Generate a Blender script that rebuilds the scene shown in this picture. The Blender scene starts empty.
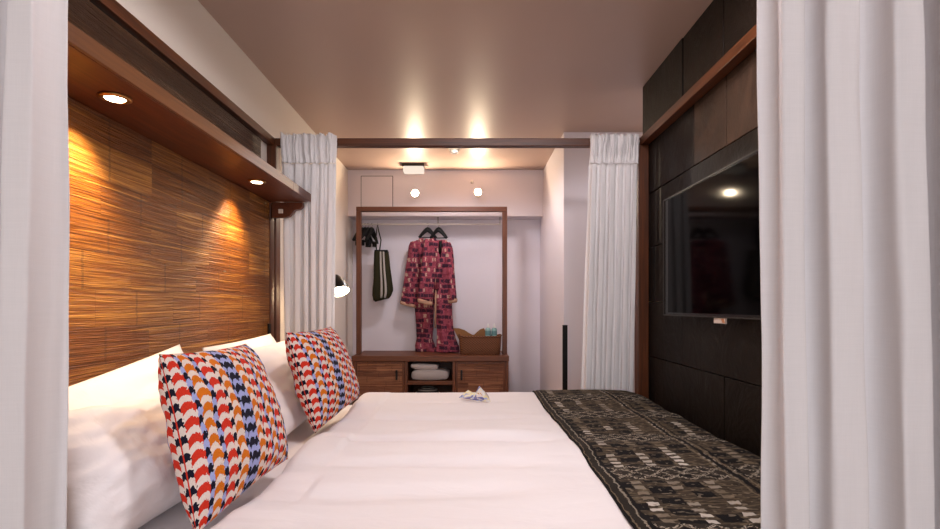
import bpy, bmesh, math, random
from mathutils import Vector, Matrix, noise as mnoise
R = random.Random(7)
PI = math.pi
SC = bpy.context.scene
COL = SC.collection
H = 1.10                                    # camera height; z of a thing = H + height relative to the eye

def lin(r, g, b):
    f = lambda c: (c/255/12.92) if c/255 <= .04045 else ((c/255+.055)/1.055)**2.4
    return (f(r), f(g), f(b), 1.0)

# ------------------------------------------------------------------ materials
class NT:
    """small wrapper for node trees"""
    def __init__(s, name, rough=.6, spec=.4, col=(.5,.5,.5,1), metal=0.0):
        s.m = bpy.data.materials.new(name); s.m.use_nodes = True
        s.t = s.m.node_tree; s.b = s.t.nodes['Principled BSDF']
        s.b.inputs['Base Color'].default_value = col
        s.b.inputs['Roughness'].default_value = rough
        s.b.inputs['Specular IOR Level'].default_value = spec
        s.b.inputs['Metallic'].default_value = metal
    def n(s, ty, **kw):
        x = s.t.nodes.new(ty)
        for k, v in kw.items(): setattr(x, k, v)
        return x
    def link(s, a, sock):
        if isinstance(a, bpy.types.NodeSocket): s.t.links.new(a, sock)
        else: sock.default_value = a
    def math(s, op, a, b=0.0, c=None):
        x = s.n('ShaderNodeMath', operation=op)
        s.link(a, x.inputs[0]); s.link(b, x.inputs[1])
        if c is not None: s.link(c, x.inputs[2])
        return x.outputs[0]
    def mul(s, a, b): return s.math('MULTIPLY', a, b)
    def add(s, a, b): return s.math('ADD', a, b)
    def sub(s, a, b): return s.math('SUBTRACT', a, b)
    def floor(s, a): return s.math('FLOOR', a)
    def fract(s, a): return s.math('FRACT', a)
    def lt(s, a, b): return s.math('LESS_THAN', a, b)
    def gt(s, a, b): return s.math('GREATER_THAN', a, b)
    def mod(s, a, b): return s.math('FLOORED_MODULO', a, b)
    def absd(s, a): return s.math('ABSOLUTE', a)
    def obj(s): return s.n('ShaderNodeTexCoord').outputs['Object']
    def uv(s): return s.n('ShaderNodeTexCoord').outputs['UV']
    def sep(s, v):
        x = s.n('ShaderNodeSeparateXYZ'); s.link(v, x.inputs[0]); return x.outputs
    def comb(s, a=0.0, b=0.0, c=0.0):
        x = s.n('ShaderNodeCombineXYZ')
        for i, q in enumerate((a, b, c)): s.link(q, x.inputs[i])
        return x.outputs[0]
    def scale(s, v, sc):
        x = s.n('ShaderNodeVectorMath', operation='MULTIPLY'); s.link(v, x.inputs[0]); x.inputs[1].default_value = sc
        return x.outputs[0]
    def noise(s, v, scale=5.0, detail=3.0, rough=.55, dist=0.0):
        x = s.n('ShaderNodeTexNoise'); s.link(v, x.inputs['Vector'])
        x.inputs['Scale'].default_value = scale; x.inputs['Detail'].default_value = detail
        x.inputs['Roughness'].default_value = rough; x.inputs['Distortion'].default_value = dist
        return x.outputs['Fac']
    def white(s, v):
        x = s.n('ShaderNodeTexWhiteNoise', noise_dimensions='3D'); s.link(v, x.inputs['Vector']); return x.outputs['Value']
    def mix(s, f, a, b):
        x = s.n('ShaderNodeMix', data_type='RGBA'); s.link(f, x.inputs[0]); s.link(a, x.inputs[6]); s.link(b, x.inputs[7])
        return x.outputs[2]
    def ramp(s, f, stops, const=False):
        x = s.n('ShaderNodeValToRGB'); s.link(f, x.inputs[0]); e = x.color_ramp.elements
        if const: x.color_ramp.interpolation = 'CONSTANT'
        while len(e) < len(stops): e.new(.5)
        for i, (p, c) in enumerate(stops): e[i].position = p; e[i].color = c
        return x.outputs[0]
    def base(s, c): s.link(c, s.b.inputs['Base Color']); return s
    def rough(s, c): s.link(c, s.b.inputs['Roughness']); return s
    def bump(s, h, strength=.3, dist=.01):
        x = s.n('ShaderNodeBump'); x.inputs['Strength'].default_value = strength; x.inputs['Distance'].default_value = dist
        s.link(h, x.inputs['Height']); s.link(x.outputs[0], s.b.inputs['Normal']); return s

def plain(name, col, rough=.5, spec=.4, metal=0.0):
    t = NT(name, rough, spec, col, metal)
    v = t.noise(t.obj(), 30, 2)
    dark = tuple(c*.9 for c in col[:3])+(1,)
    t.base(t.mix(v, dark, col))
    return t.m

def plaster(name, col, rough=.75, spec=.3, bump=.05):
    t = NT(name, rough, spec)
    o = t.obj()
    t.base(t.mix(t.noise(o, 1.7, 3), tuple(c*.95 for c in col[:3])+(1,), col))
    t.bump(t.noise(o, 90, 3), bump, .004)
    return t.m

def wood(name, c0, c1, axis='y', rough=.42, spec=.5, fine=1.0):
    t = NT(name, rough, spec)
    k = {'x': (1.2, 26, 26), 'y': (26, 1.2, 26), 'z': (26, 26, 1.2)}[axis]
    v = t.scale(t.obj(), tuple(q*fine for q in k))
    g = t.noise(v, 1.6, 5, .65, 1.2); g2 = t.noise(v, 5, 2)
    f = t.add(t.mul(g, .75), t.mul(g2, .25))
    t.base(t.ramp(f, [(.3, c0), (.7, c1)])); t.bump(f, .12, .004)
    return t.m

def bamboo(name, dark, mid, light, ua, rough=.4, cw=.42, ch=.105, spec=.5, bump=.7):
    """split and flattened bamboo laid in horizontal lengths; ua = object axis that runs along the lengths"""
    t = NT(name, rough, spec)
    x = t.sep(t.obj()); u = x[ua]; z = x[2]
    zw = t.add(z, t.mul(t.sub(t.noise(t.comb(t.mul(u, 1.3), t.mul(z, 5), 0.0), 1.0, 2), .5), .035))
    row = t.floor(t.mul(zw, 1/ch))
    uo = t.add(t.mul(u, 1/cw), t.mul(t.white(t.comb(row, 3.0, 1.0)), 7.3))
    cell = t.floor(uo)
    tone = t.white(t.comb(row, cell, 2.0))
    st = t.noise(t.comb(t.mul(u, 1.3), t.mul(zw, 62), tone), 1.0, 4, .7)
    st2 = t.noise(t.comb(t.mul(u, 4.5), t.mul(zw, 190), tone), 1.0, 3, .6)
    f = t.add(t.add(t.mul(st, .45), t.mul(st2, .55)), t.mul(t.sub(tone, .5), .12))
    c = t.ramp(f, [(.26, dark), (.5, mid), (.76, light)])
    # pale raised fibres here and there
    hi = t.gt(t.noise(t.comb(t.mul(u, .7), t.mul(zw, 75), 4.0), 1.0, 2, .5), .66)
    c = t.mix(t.mul(hi, .55), c, light)
    # nodes: short dark knots across each length
    nf = t.lt(t.absd(t.sub(t.fract(t.add(uo, t.mul(t.noise(t.comb(0.0, t.mul(zw, 70), 9.0), 1.0, 1), .05))), .5)), .012)
    c = t.mix(t.mul(nf, .4), c, dark)
    vj = t.lt(t.fract(t.mul(zw, 1/ch)), .035); hj = t.lt(t.fract(uo), .004)
    c = t.mix(t.mul(t.math('MAXIMUM', vj, hj), .42), c, dark)
    t.base(c); t.bump(t.add(st, t.mul(st2, .6)), bump, .012)
    return t.m

def linen(name, col, rough=.85, trans=.25, weave=900, bump=.12, slub=.06):
    t = NT(name, rough, .2)
    o = t.obj(); x = t.sep(o)
    a = t.noise(t.comb(t.mul(x[0], weave*.5), t.mul(x[1], weave*.5), t.mul(x[2], 14)), 1.0, 2)
    b = t.noise(t.comb(t.mul(x[0], 14), t.mul(x[1], 14), t.mul(x[2], weave*.5)), 1.0, 2)
    f = t.add(t.mul(a, .5), t.mul(b, .5))
    cc = t.mix(f, tuple(c*(1-slub*2) for c in col[:3])+(1,), col)
    t.base(cc); t.bump(f, bump, .003)
    if trans:
        tr = t.n('ShaderNodeBsdfTranslucent'); t.link(cc, tr.inputs['Color'])
        mx = t.n('ShaderNodeMixShader'); mx.inputs[0].default_value = trans
        out = t.t.nodes['Material Output']
        t.t.links.new(t.b.outputs[0], mx.inputs[1]); t.t.links.new(tr.outputs[0], mx.inputs[2]); t.t.links.new(mx.outputs[0], out.inputs[0])
    return t.m

def glow(name, col, strength):
    t = NT(name); e = t.n('ShaderNodeEmission'); e.inputs[0].default_value = col; e.inputs[1].default_value = strength
    t.t.links.new(e.outputs[0], t.t.nodes['Material Output'].inputs[0]); return t.m

MAT = {}
MAT['wall'] = plaster('warm white plaster', lin(238, 228, 216))
MAT['wall_white'] = plaster('white painted wall', lin(230, 222, 227))
MAT['ceiling'] = plaster('satin taupe ceiling paint', lin(192, 166, 152), .42, .6, .02)
MAT['timber'] = wood('oiled brown timber along', lin(56, 26, 9), lin(108, 56, 22), 'y')
MAT['timber_x'] = wood('oiled brown timber across', lin(56, 26, 9), lin(104, 54, 22), 'x')
MAT['timber_z'] = wood('oiled brown timber upright', lin(54, 25, 9), lin(104, 54, 22), 'z')
MAT['shelf'] = wood('reddish shelf timber', lin(66, 28, 10), lin(112, 54, 22), 'y')
MAT['fascia'] = wood('light fascia timber', lin(84, 47, 20), lin(124, 76, 38), 'y')
MAT['bamboo'] = bamboo('flattened bamboo headboard', lin(62, 30, 6), lin(134, 76, 20), lin(220, 158, 74), 1, rough=.32, ch=.115, bump=.9)
MAT['bamboo_dark'] = bamboo('dark bamboo strip', lin(30, 15, 6), lin(62, 36, 15), lin(112, 72, 34), 1, ch=.07)
MAT['bamboo_door'] = bamboo('bamboo door facing', lin(58, 28, 15), lin(120, 68, 40), lin(190, 134, 92), 0, rough=.55, cw=.3, ch=.05)
MAT['walnut_x'] = wood('cabinet timber across', lin(74, 36, 16), lin(122, 67, 34), 'x', .5)
MAT['walnut_z'] = wood('cabinet timber upright', lin(74, 36, 16), lin(118, 64, 32), 'z', .5)
MAT['curtain'] = linen('white linen curtain', lin(243, 238, 238))
MAT['curtain_far'] = linen('thin white striped linen', lin(250, 246, 245), trans=.15)
MAT['black'] = plain('matt black plastic', lin(11, 10, 10), .5, .25)
MAT['black_metal'] = plain('black lacquered metal', lin(18, 16, 15), .3, .5)
MAT['chrome'] = plain('brushed chrome', lin(200, 196, 190), .25, .5, 1.0)
MAT['brass'] = plain('warm brass rim', lin(200, 150, 90), .3, .5, 1.0)
MAT['white_plastic'] = plain('white plastic', lin(232, 226, 218), .45)
MAT['warm_bulb'] = glow('lit warm bulb', (1.0, .80, .54, 1), 110)
MAT['warm_disc'] = glow('lit spotlight lens', (1.0, .84, .58, 1), 22)
MAT['lit_diffuser'] = glow('lit opal diffuser', (1.0, .84, .70, 1), .8)
MAT['reading_bulb'] = glow('lit reading bulb', (1.0, .80, .55, 1), 30)
MAT['floor'] = wood('oak floor boards', lin(96, 66, 42), lin(150, 110, 74), 'y', .5)

# bed linen: smooth cotton
def cotton(name, col):
    t = NT(name, .8, .25)
    o = t.obj()
    t.base(t.mix(t.noise(o, 3, 2), tuple(c*.97 for c in col[:3])+(1,), col))
    t.b.inputs['Sheen Weight'].default_value = .15
    n1 = t.noise(t.scale(o, (3, 9, 6)), 1.2, 4, .6, .6); n2 = t.noise(o, 700, 1)
    t.bump(t.add(n1, t.mul(n2, .02)), .25, .02)
    return t.m
MAT['cotton'] = cotton('white bed cotton', lin(242, 234, 234))

# slate
def slate():
    t = NT('dark slate tiles', .5, .14)
    o = t.obj(); ri = t.n('ShaderNodeNewGeometry').outputs['Random Per Island']
    n = t.noise(t.add_v(o, ri) if False else o, 3.2, 6, .65, 1.0)
    c = t.ramp(n, [(.3, lin(15, 12, 10)), (.55, lin(24, 19, 15)), (.75, lin(38, 30, 23))])
    c = t.mix(t.mul(ri, .5), c, lin(42, 29, 21))
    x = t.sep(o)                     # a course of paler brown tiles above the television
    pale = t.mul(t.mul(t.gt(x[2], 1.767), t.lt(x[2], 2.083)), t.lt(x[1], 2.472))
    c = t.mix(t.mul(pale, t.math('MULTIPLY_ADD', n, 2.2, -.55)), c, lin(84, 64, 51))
    t.base(c); t.bump(t.noise(o, 6, 8, .6, .6), .55, .02)
    t.rough(t.add(.40, t.mul(n, .25)))
    return t.m
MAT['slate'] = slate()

# knitted cushion, pattern in UV
def knit():
    t = NT('zigzag knit', .9, .15)
    x = t.sep(t.uv()); j = t.noise(t.scale(t.uv(), (120, 55, 1)), 1.0, 1)
    jj = t.mul(t.sub(j, .5), .024)
    u = t.add(x[0], t.mul(jj, .8)); v = t.add(x[1], jj)
    p = t.mul(u, 12.5); k = t.floor(p); q = t.fract(p)
    narrow = t.lt(q, .30)
    qw = t.math('DIVIDE', t.sub(q, .30), .70); qn = t.math('DIVIDE', q, .30)
    arch = lambda s: t.sub(1.0, t.math('POWER', t.absd(t.sub(t.mul(s, 2.0), 1.0)), 2.0))
    vr = t.mul(v, 25.0)
    kw = t.mod(k, 2.0)
    rw = t.gt(t.mod(t.add(t.add(vr, t.mul(arch(qw), -.6)), kw), 2.0), .88)
    rn = t.mod(t.floor(t.add(t.add(vr, t.mul(arch(qn), -.35)), t.add(.5, t.mul(kw, .5)))), 2.0)
    cream, red, orange = lin(226, 208, 198), lin(206, 52, 34), lin(212, 112, 26)
    navy, lav = lin(26, 24, 40), lin(160, 166, 214)
    k5 = t.mod(t.add(k, 4.0), 6.0); two = t.lt(t.absd(t.sub(k5, 2.0)), .5)
    hot = t.mix(t.mod(k5, 2.0), red, orange); hot = t.mix(two, hot, navy)
    wide = t.mix(rw, t.mix(two, cream, lav), hot)
    nar = t.mix(rn, navy, t.mix(t.mod(k, 3.0), cream, lav))
    c = t.mix(narrow, wide, nar)
    edge = t.math('MAXIMUM', t.gt(t.absd(t.sub(x[0], .5)), .497), t.gt(t.absd(t.sub(x[1], .5)), .496))
    c = t.mix(edge, c, red)
    t.base(c)
    kn = t.noise(t.scale(t.uv(), (160, 110, 1)), 1.0, 1)
    t.bump(kn, .6, .006)
    return t.m
MAT['knit'] = knit()

def throw_mat():
    t = NT('dark ikat throw', .9, .15)
    x = t.sep(t.uv()); u0, v0 = x[0], x[1]              # metres across and along
    w = t.noise(t.scale(t.uv(), (40, 26, 1)), 1.0, 2)
    jit = t.mul(t.sub(w, .5), .022)
    u = t.add(u0, jit); v = t.add(v0, jit)
    black, brown, mid, cream = lin(17, 14, 15), lin(66, 55, 43), lin(104, 90, 72), lin(206, 196, 184)
    st = t.noise(t.comb(t.mul(u0, 26), t.mul(v0, 120), 0.0), 1.0, 3)
    basec = t.ramp(st, [(.36, lin(40, 33, 27)), (.52, brown), (.68, mid)])
    # rows of blocks running along the bed's width
    P = .105
    pu = t.fract(t.math('DIVIDE', u, P)); iu = t.floor(t.math('DIVIDE', u, P))
    pv = t.fract(t.math('DIVIDE', t.add(v, t.mul(iu, .03)), .066)); iv = t.floor(t.math('DIVIDE', v, .066))
    side = t.math('MAXIMUM', t.lt(u, .27), t.gt(u, .46))
    hide = t.gt(t.white(t.comb(iu, iv, 5.0)), t.sub(.75, t.mul(side, .65)))
    blob = t.mul(t.mul(t.lt(t.absd(t.sub(pu, .36)), .30), t.lt(t.absd(t.sub(pv, .5)), .30)), hide)
    c = t.mix(blob, basec, black)
    cr = t.mul(t.lt(t.absd(t.sub(pu, .82)), .14), t.lt(t.absd(t.sub(t.fract(t.mul(pv, 2.0)), .5)), .27))
    cr = t.mul(cr, t.gt(t.white(t.comb(iu, iv, 3.0)), .25))
    c = t.mix(t.mul(cr, .9), c, t.mix(t.math('POWER', t.white(t.comb(iu, iv, 8.0)), 1.6), mid, cream))
    # dotted lattice bands lying across the throw
    bv = t.mod(v, .40); band = t.mul(t.gt(bv, .27), t.lt(bv, .40))
    dx = t.absd(t.sub(t.fract(t.math('DIVIDE', u, .075)), .5)); dy = t.absd(t.sub(t.fract(t.math('DIVIDE', t.sub(bv, .27), .065)), .5))
    dia = t.add(dx, dy); ring = t.lt(t.absd(t.sub(dia, .46)), .12); inner = t.lt(dia, .24)
    dots = t.gt(t.noise(t.scale(t.uv(), (160, 160, 1)), 1.0, 0), .52)
    bandc = t.mix(t.mul(ring, dots), t.mix(inner, lin(44, 37, 31), black), lin(160, 148, 132))
    c = t.mix(t.mul(band, t.gt(w, .36)), c, bandc)
    # little pale dashes everywhere
    ds = t.gt(t.noise(t.comb(t.mul(u0, 46), t.mul(v0, 70), 5.0), 1.0, 1), .63)
    c = t.mix(t.mul(ds, .55), c, lin(132, 118, 100))
    # borders: pale lines along both sides
    for a, b_, cc in ((-.01, .006, black), (.006, .010, mid), (.012, .026, lin(40, 34, 29)), (.028, .032, lin(130, 120, 106)), (.034, .044, black), (.385, .391, mid), (.398, .412, black), (.418, .424, mid), (.432, .438, black)):
        c = t.mix(t.mul(t.gt(u, a), t.lt(u, b_)), c, cc)
    t.base(c); t.bump(t.noise(t.scale(t.uv(), (500, 500, 1)), 1.0, 1), .35, .003)
    return t.m
MAT['throw'] = throw_mat()

def robe_mat():
    t = NT('woven pink robe cloth', .9, .15)
    x = t.sep(t.obj()); w = t.noise(t.obj(), 35, 2); j = t.mul(t.sub(w, .5), .02)
    u = t.add(x[0], t.add(t.mul(x[1], .6), j)); z = t.add(x[2], t.add(j, t.mul(x[0], .05)))
    pz_ = t.math('DIVIDE', z, .050); iz = t.floor(pz_); fz = t.fract(pz_)
    pu = t.math('DIVIDE', t.add(u, t.mul(iz, .015)), .034); iu = t.floor(pu); fu = t.fract(pu)
    rnd = t.white(t.comb(iu, iz, 1.0))
    pink, deep, navy, cream = lin(168, 84, 98), lin(126, 52, 68), lin(42, 34, 50), lin(206, 180, 158)
    bodyc = t.mix(t.white(t.comb(t.floor(t.mul(u, 75)), t.floor(t.mul(z, 70)), 7.0)), deep, pink)
    zone = t.mul(t.gt(fz, .28), t.mul(t.lt(fz, .95), t.gt(fu, .10)))
    nb = t.mul(zone, t.lt(rnd, .5))
    cb = t.mul(t.mul(zone, t.gt(rnd, .80)), t.mul(t.gt(fu, .3), t.lt(fu, .75)))
    c = t.mix(t.mul(nb, .92), bodyc, navy); c = t.mix(t.mul(cb, .85), c, cream)
    fine = t.gt(t.fract(t.math('DIVIDE', z, .0107)), .80)
    c = t.mix(t.mul(fine, .5), c, lin(122, 56, 68))
    t.base(c); t.bump(t.noise(t.obj(), 120, 2), .3, .01)
    return t.m
MAT['robe'] = robe_mat()
MAT['robe_lining'] = linen('beige robe lining', lin(188, 146, 122), trans=0)
MAT['olive'] = linen('olive canvas', lin(46, 43, 25), trans=0)
MAT['pale_stripe'] = linen('pale canvas stripe', lin(176, 168, 160), trans=0)

def wicker():
    t = NT('brown wicker', .6, .35)
    x = t.sep(t.obj()); a = t.math('ARCTAN2', x[1], x[0])
    ph = t.mul(t.add(x[0], x[1]), 240.0)
    row = t.floor(t.mul(x[2], 90)); s = t.math('SINE', t.add(ph, t.mul(row, PI)))
    r = t.math('SINE', t.mul(x[2], 90*2*PI)); f = t.add(.5, t.mul(t.add(t.mul(s, .5), t.mul(r, .5)), .5))
    t.base(t.ramp(f, [(.1, lin(52, 26, 14)), (.9, lin(140, 86, 50))])); t.bump(f, .8, .006)
    return t.m
MAT['wicker'] = wicker()
MAT['wicker_dark'] = plain('dark grey woven cord', lin(62, 56, 52), .8)
MAT['kraft'] = plain('brown kraft paper', lin(140, 98, 62), .8, .2)
MAT['teal'] = plain('pale teal bottle', lin(140, 176, 172), .25)
MAT['label_grey'] = plain('grey teal label band', lin(92, 132, 134), .5)
MAT['towel'] = linen('white towelling', lin(214, 204, 202), trans=0, bump=.4)
MAT['tv_screen'] = plain('glossy black screen', lin(3, 2, 2), .07, .03)
MAT['tv_bezel'] = plain('glossy dark bezel', lin(22, 18, 16), .25, .3)
MAT['tv_edge'] = plain('silver bezel edge', lin(44, 36, 31), .4, .3, .1)
MAT['pale_mark'] = plain('pale badge', lin(225, 205, 190), .4)
MAT['copper_mark'] = plain('copper badge mark', lin(196, 128, 84), .4)

def origami():
    t = NT('patterned folding paper', .6, .3)
    n = t.noise(t.scale(t.obj(), (22, 30, 26)), 1.0, 1, .5, .8)
    t.base(t.ramp(n, [(0, lin(120, 116, 160)), (.42, lin(168, 180, 224)), (.5, lin(240, 226, 170)), (.56, lin(238, 232, 226)), (.66, lin(222, 176, 96))], True))
    return t.m
MAT['origami'] = origami()

# ------------------------------------------------------------------ mesh builder
class MB:
    def __init__(s): s.bm = bmesh.new(); s.uvl = None
    def box(s, x0, x1, y0, y1, z0, z1):
        v = [s.bm.verts.new((x, y, z)) for z in (z0, z1) for y in (y0, y1) for x in (x0, x1)]
        for f in ((0,2,3,1), (4,5,7,6), (0,1,5,4), (2,6,7,3), (0,4,6,2), (1,3,7,5)): s.bm.faces.new([v[i] for i in f])
        return s
    def prism(s, pts, axis, a, b):
        """outline pts extruded from a to b along axis"""
        P = {'x': lambda p, t: (t, p[0], p[1]), 'y': lambda p, t: (p[0], t, p[1]), 'z': lambda p, t: (p[0], p[1], t)}[axis]
        A = [s.bm.verts.new(P(p, a)) for p in pts]; B = [s.bm.verts.new(P(p, b)) for p in pts]
        s.bm.faces.new(A); s.bm.faces.new(B[::-1]); n = len(pts)
        for i in range(n): s.bm.faces.new((A[i], B[i], B[(i+1) % n], A[(i+1) % n]))
        return s
    def rings(s, rings, cap=True, closed=True):
        V = [[s.bm.verts.new(p) for p in r] for r in rings]; n = len(V[0])
        for a, b in zip(V, V[1:]):
            for i in range(n if closed else n-1):
                s.bm.faces.new((a[i], a[(i+1) % n], b[(i+1) % n], b[i]))
        if cap and closed: s.bm.faces.new(V[0][::-1]); s.bm.faces.new(V[-1])
        return s
    def lathe(s, prof, c=(0,0,0), ax=(0,0,1), n=28, cap=True):
        q = Vector((0,0,1)).rotation_difference(Vector(ax)); c = Vector(c)
        s.rings([[c + q @ Vector((r*math.cos(2*PI*i/n), r*math.sin(2*PI*i/n), h)) for i in range(n)] for r, h in prof], cap); return s
    def tube(s, path, r, n=10, flat=1.0):
        path = [Vector(p) for p in path]; out = []; up = None
        for i, p in enumerate(path):
            d = (path[min(i+1, len(path)-1)] - path[max(i-1, 0)]).normalized()
            if up is None: up = d.orthogonal().normalized()
            up = (up - d*up.dot(d)).normalized(); sd = d.cross(up); rr = r[i] if isinstance(r, (list, tuple)) else r
            out.append([p + up*rr*math.cos(2*PI*k/n) + sd*rr*flat*math.sin(2*PI*k/n) for k in range(n)])
        return s.rings(out)
    def grid(s, f, nu, nv, uv=None):
        V = [[s.bm.verts.new(f(i/nu, j/nv)) for i in range(nu+1)] for j in range(nv+1)]
        if uv: s.uvl = s.uvl or s.bm.loops.layers.uv.new('UVMap')
        for j in range(nv):
            for i in range(nu):
                fc = s.bm.faces.new((V[j][i], V[j][i+1], V[j+1][i+1], V[j+1][i]))
                if uv:
                    for lp, (a, b) in zip(fc.loops, ((i, j), (i+1, j), (i+1, j+1), (i, j+1))): lp[s.uvl].uv = uv(a/nu, b/nv)
        return s
    def build(s, name, mat, parent=None, bevel=0, smooth=False, solid=0, sub=0, weld=False):
        if weld: bmesh.ops.remove_doubles(s.bm, verts=s.bm.verts, dist=1e-5)
        bmesh.ops.recalc_face_normals(s.bm, faces=s.bm.faces)
        me = bpy.data.meshes.new(name); s.bm.to_mesh(me); s.bm.free()
        me.materials.append(mat)
        if smooth:
            for p in me.polygons: p.use_smooth = True
        o = bpy.data.objects.new(name, me); COL.objects.link(o)
        if bevel:
            m = o.modifiers.new('Bevel', 'BEVEL'); m.width = bevel; m.segments = 2; m.limit_method = 'ANGLE'
        if solid:
            m = o.modifiers.new('Solidify', 'SOLIDIFY'); m.thickness = solid; m.offset = 0
        if sub:
            m = o.modifiers.new('Subdivision', 'SUBSURF'); m.levels = sub; m.render_levels = sub
        if parent is not None:
            o.parent = parent
            w = parent
            mw = parent.matrix_basis.copy()
            while w.parent is not None:
                mw = (w.parent.matrix_basis @ w.matrix_parent_inverse) @ mw; w = w.parent
            o.matrix_parent_inverse = mw.inverted()
        return o

def tag(o, label, cat, group=None):
    o['label'] = label; o['category'] = cat
    if group: o['group'] = group
    return o
def thing(name, loc, label, cat, group=None):
    o = bpy.data.objects.new(name, None); COL.objects.link(o); o.location = loc; o.empty_display_size = .1
    return tag(o, label, cat, group)
def struct(name, mb, mat, **k):
    o = mb.build(name, mat, **k); o['kind'] = 'structure'; return o
def children(o): return [c for c in COL.objects if c.parent == o]
def dup(o, parent=None, loc=None, rot=None, label=None):
    kids = children(o)
    c = o.copy(); COL.objects.link(c)
    if parent is not None: c.parent = parent
    if loc is not None: c.location = loc
    if rot is not None: c.rotation_euler = rot
    if label: c['label'] = label
    for k in kids: dup(k, c)
    return c
def fbm(x, y, z=0, o=3): return mnoise.fractal(Vector((x, y, z)), 1.0, 2.0, o)

# ------------------------------------------------------------------ the room
CZ = 2.447
XL, XR = -1.19, 1.07
struct('floor', MB().box(-2.3, 2.3, -2.3, 5.45, -.1, 0), MAT['floor'])
struct('ceiling', MB().box(-2.3, 2.3, -2.3, 5.45, CZ, CZ+.1), MAT['ceiling'])
struct('wall_left', MB().box(-1.31, XL, .92, 5.45, 0, CZ), MAT['wall'])
struct('wall_back', MB().box(-1.19, .86, 5.37, 5.45, 0, CZ), MAT['wall_white'])
struct('wall_alcove', MB().box(.743, .86, 4.03, 5.37, 0, CZ), MAT['wall_white'])
struct('wall_entry', MB().box(.86, 2.3, 4.03, 4.15, 0, CZ), MAT['wall_white'])
struct('wall_passage', MB().box(2.2, 2.3, 3.19, 4.03, 0, CZ), MAT['wall'])
struct('wall_right', MB().box(1.10, 1.22, .92, 3.17, 0, CZ), MAT['wall'])
struct('wall_hall', MB().box(1.22, 2.3, 3.05, 3.17, 0, CZ), MAT['wall'])
struct('wall_front_left', MB().box(-2.3, -1.31, .92, 1.04, 0, CZ), MAT['wall'])
struct('wall_front_right', MB().box(1.22, 2.3, .92, 1.04, 0, CZ), MAT['wall'])
struct('wall_west', MB().box(-2.3, -2.2, -2.3, .92, 0, CZ), MAT['wall'])
struct('wall_east', MB().box(2.2, 2.3, -2.3, .92, 0, CZ), MAT['wall'])
wn = MB().box(-2.2, -1.7, -2.3, -2.2, 0, CZ).box(1.7, 2.2, -2.3, -2.2, 0, CZ).box(-1.7, 1.7, -2.3, -2.2, 0, .35).box(-1.7, 1.7, -2.3, -2.2, 2.25, CZ)
struct('wall_window', wn, MAT['wall'])
wf = MB()  # unseen window behind the camera, added to brighten the room
for x in (-1.7, -.03, 1.64): wf.box(x, x+.06, -2.28, -2.22, .35, 2.25)
for z in (.35, 2.19): wf.box(-1.7, 1.7, -2.28, -2.22, z, z+.06)
struct('added_window_1', wf, MAT['timber_z'])

# slate cladding: courses of long tiles, each a little proud or shy of the next
sl = MB(); rows = [-1.1, -.935, -.615, -.295, .025, .345, .665, .985, 1.345]
RS = random.Random(3)
for i, (a, b) in enumerate(zip(rows, rows[1:])):
    y = 3.0 if i % 2 == 0 else 2.60
    cuts = [3.19]; q = y
    while q > .95: cuts.append(q); q -= .82 if RS.random() < .75 else .41
    cuts.append(.93)
    if (a, b) == (.665, .985): cuts = [3.19, 2.473, 2.165, 1.6, .93]
    for c0, c1 in zip(cuts, cuts[1:]):
        g = .0025; dx = RS.uniform(0, .007)
        sl.box(XR+dx, 1.10, c1+g, c0-g if c0 < 3.18 else c0, H+a+g, H+b-g)
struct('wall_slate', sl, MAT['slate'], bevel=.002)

# bulkhead over the wardrobe, with a recessed access panel
bz = H+.89
bk = MB().box(XL, .743, 5.15, 5.37, bz, CZ)
struct('trim_1', bk, MAT['wall_white'])
px = lambda u, d: (u-468)*d/520
pz = lambda v, d: H+(306-v)*d/520
ap = thing('access_panel', (px(377, 5.15), 5.15, 2.17), 'square white access panel with a thin shadow gap high on the wall at left', 'panel')
x0, x1, z0, z1 = px(361.5, 5.15), px(392.5, 5.15), pz(210, 5.15), pz(176.5, 5.15)
MB().box(x0, x1, 5.143, 5.15, z0, z1).build('panel', MAT['wall_white'], ap)
gp = MB(); g = .006
gp.box(x0-g, x0, 5.147, 5.15, z0-g, z1+g).box(x1, x1+g, 5.147, 5.15, z0-g, z1+g).box(x0, x1, 5.147, 5.15, z1, z1+g).box(x0, x1, 5.147, 5.15, z0-g, z0)
gp.build('shadow_gap', MAT['black'], ap)

# black guard on the corner of the alcove
cg = MB().box(.735, .770, 4.022, 4.03, .04, pz(325, 4.03)).box(.735, .743, 4.03, 4.05, .04, pz(325, 4.03))
tag(cg.build('corner_guard', MAT['black'], bevel=.001), 'narrow black upright guard on the wall corner beyond the bed', 'corner guard')

# ------------------------------------------------------------------ four poster frame
T = MAT['timber']; TX = MAT['timber_x']; TZ = MAT['timber_z']
zt0, zt1 = H+.952, H+.998
fr = thing('canopy_frame', (0, 2.1, 0), 'brown timber canopy frame of posts and rails around the bed', 'bed canopy')
NY, FY = .93, 3.09
MB().box(XL+.001, 1.068, FY, FY+.05, zt0, zt1).build('crossbeam', TX, fr, bevel=.003)
MB().box(XL+.001, 1.068, NY-.05, NY, zt0, zt1).build('crossbeam', TX, fr, bevel=.003)
MB().box(XL+.001, -1.148, NY, FY, zt0, zt1).build('side_rail', T, fr, bevel=.003)
MB().box(1.018, 1.068, NY, FY, zt0, zt1).build('side_rail', T, fr, bevel=.003)
for xa, xb in ((XL+.001, -1.132), (1.005, 1.068)):
    for ya in (NY-.06, FY-.02):
        MB().box(xa, xb, ya, ya+.07, 0, zt0).build('post', TZ, fr, bevel=.004)

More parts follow.
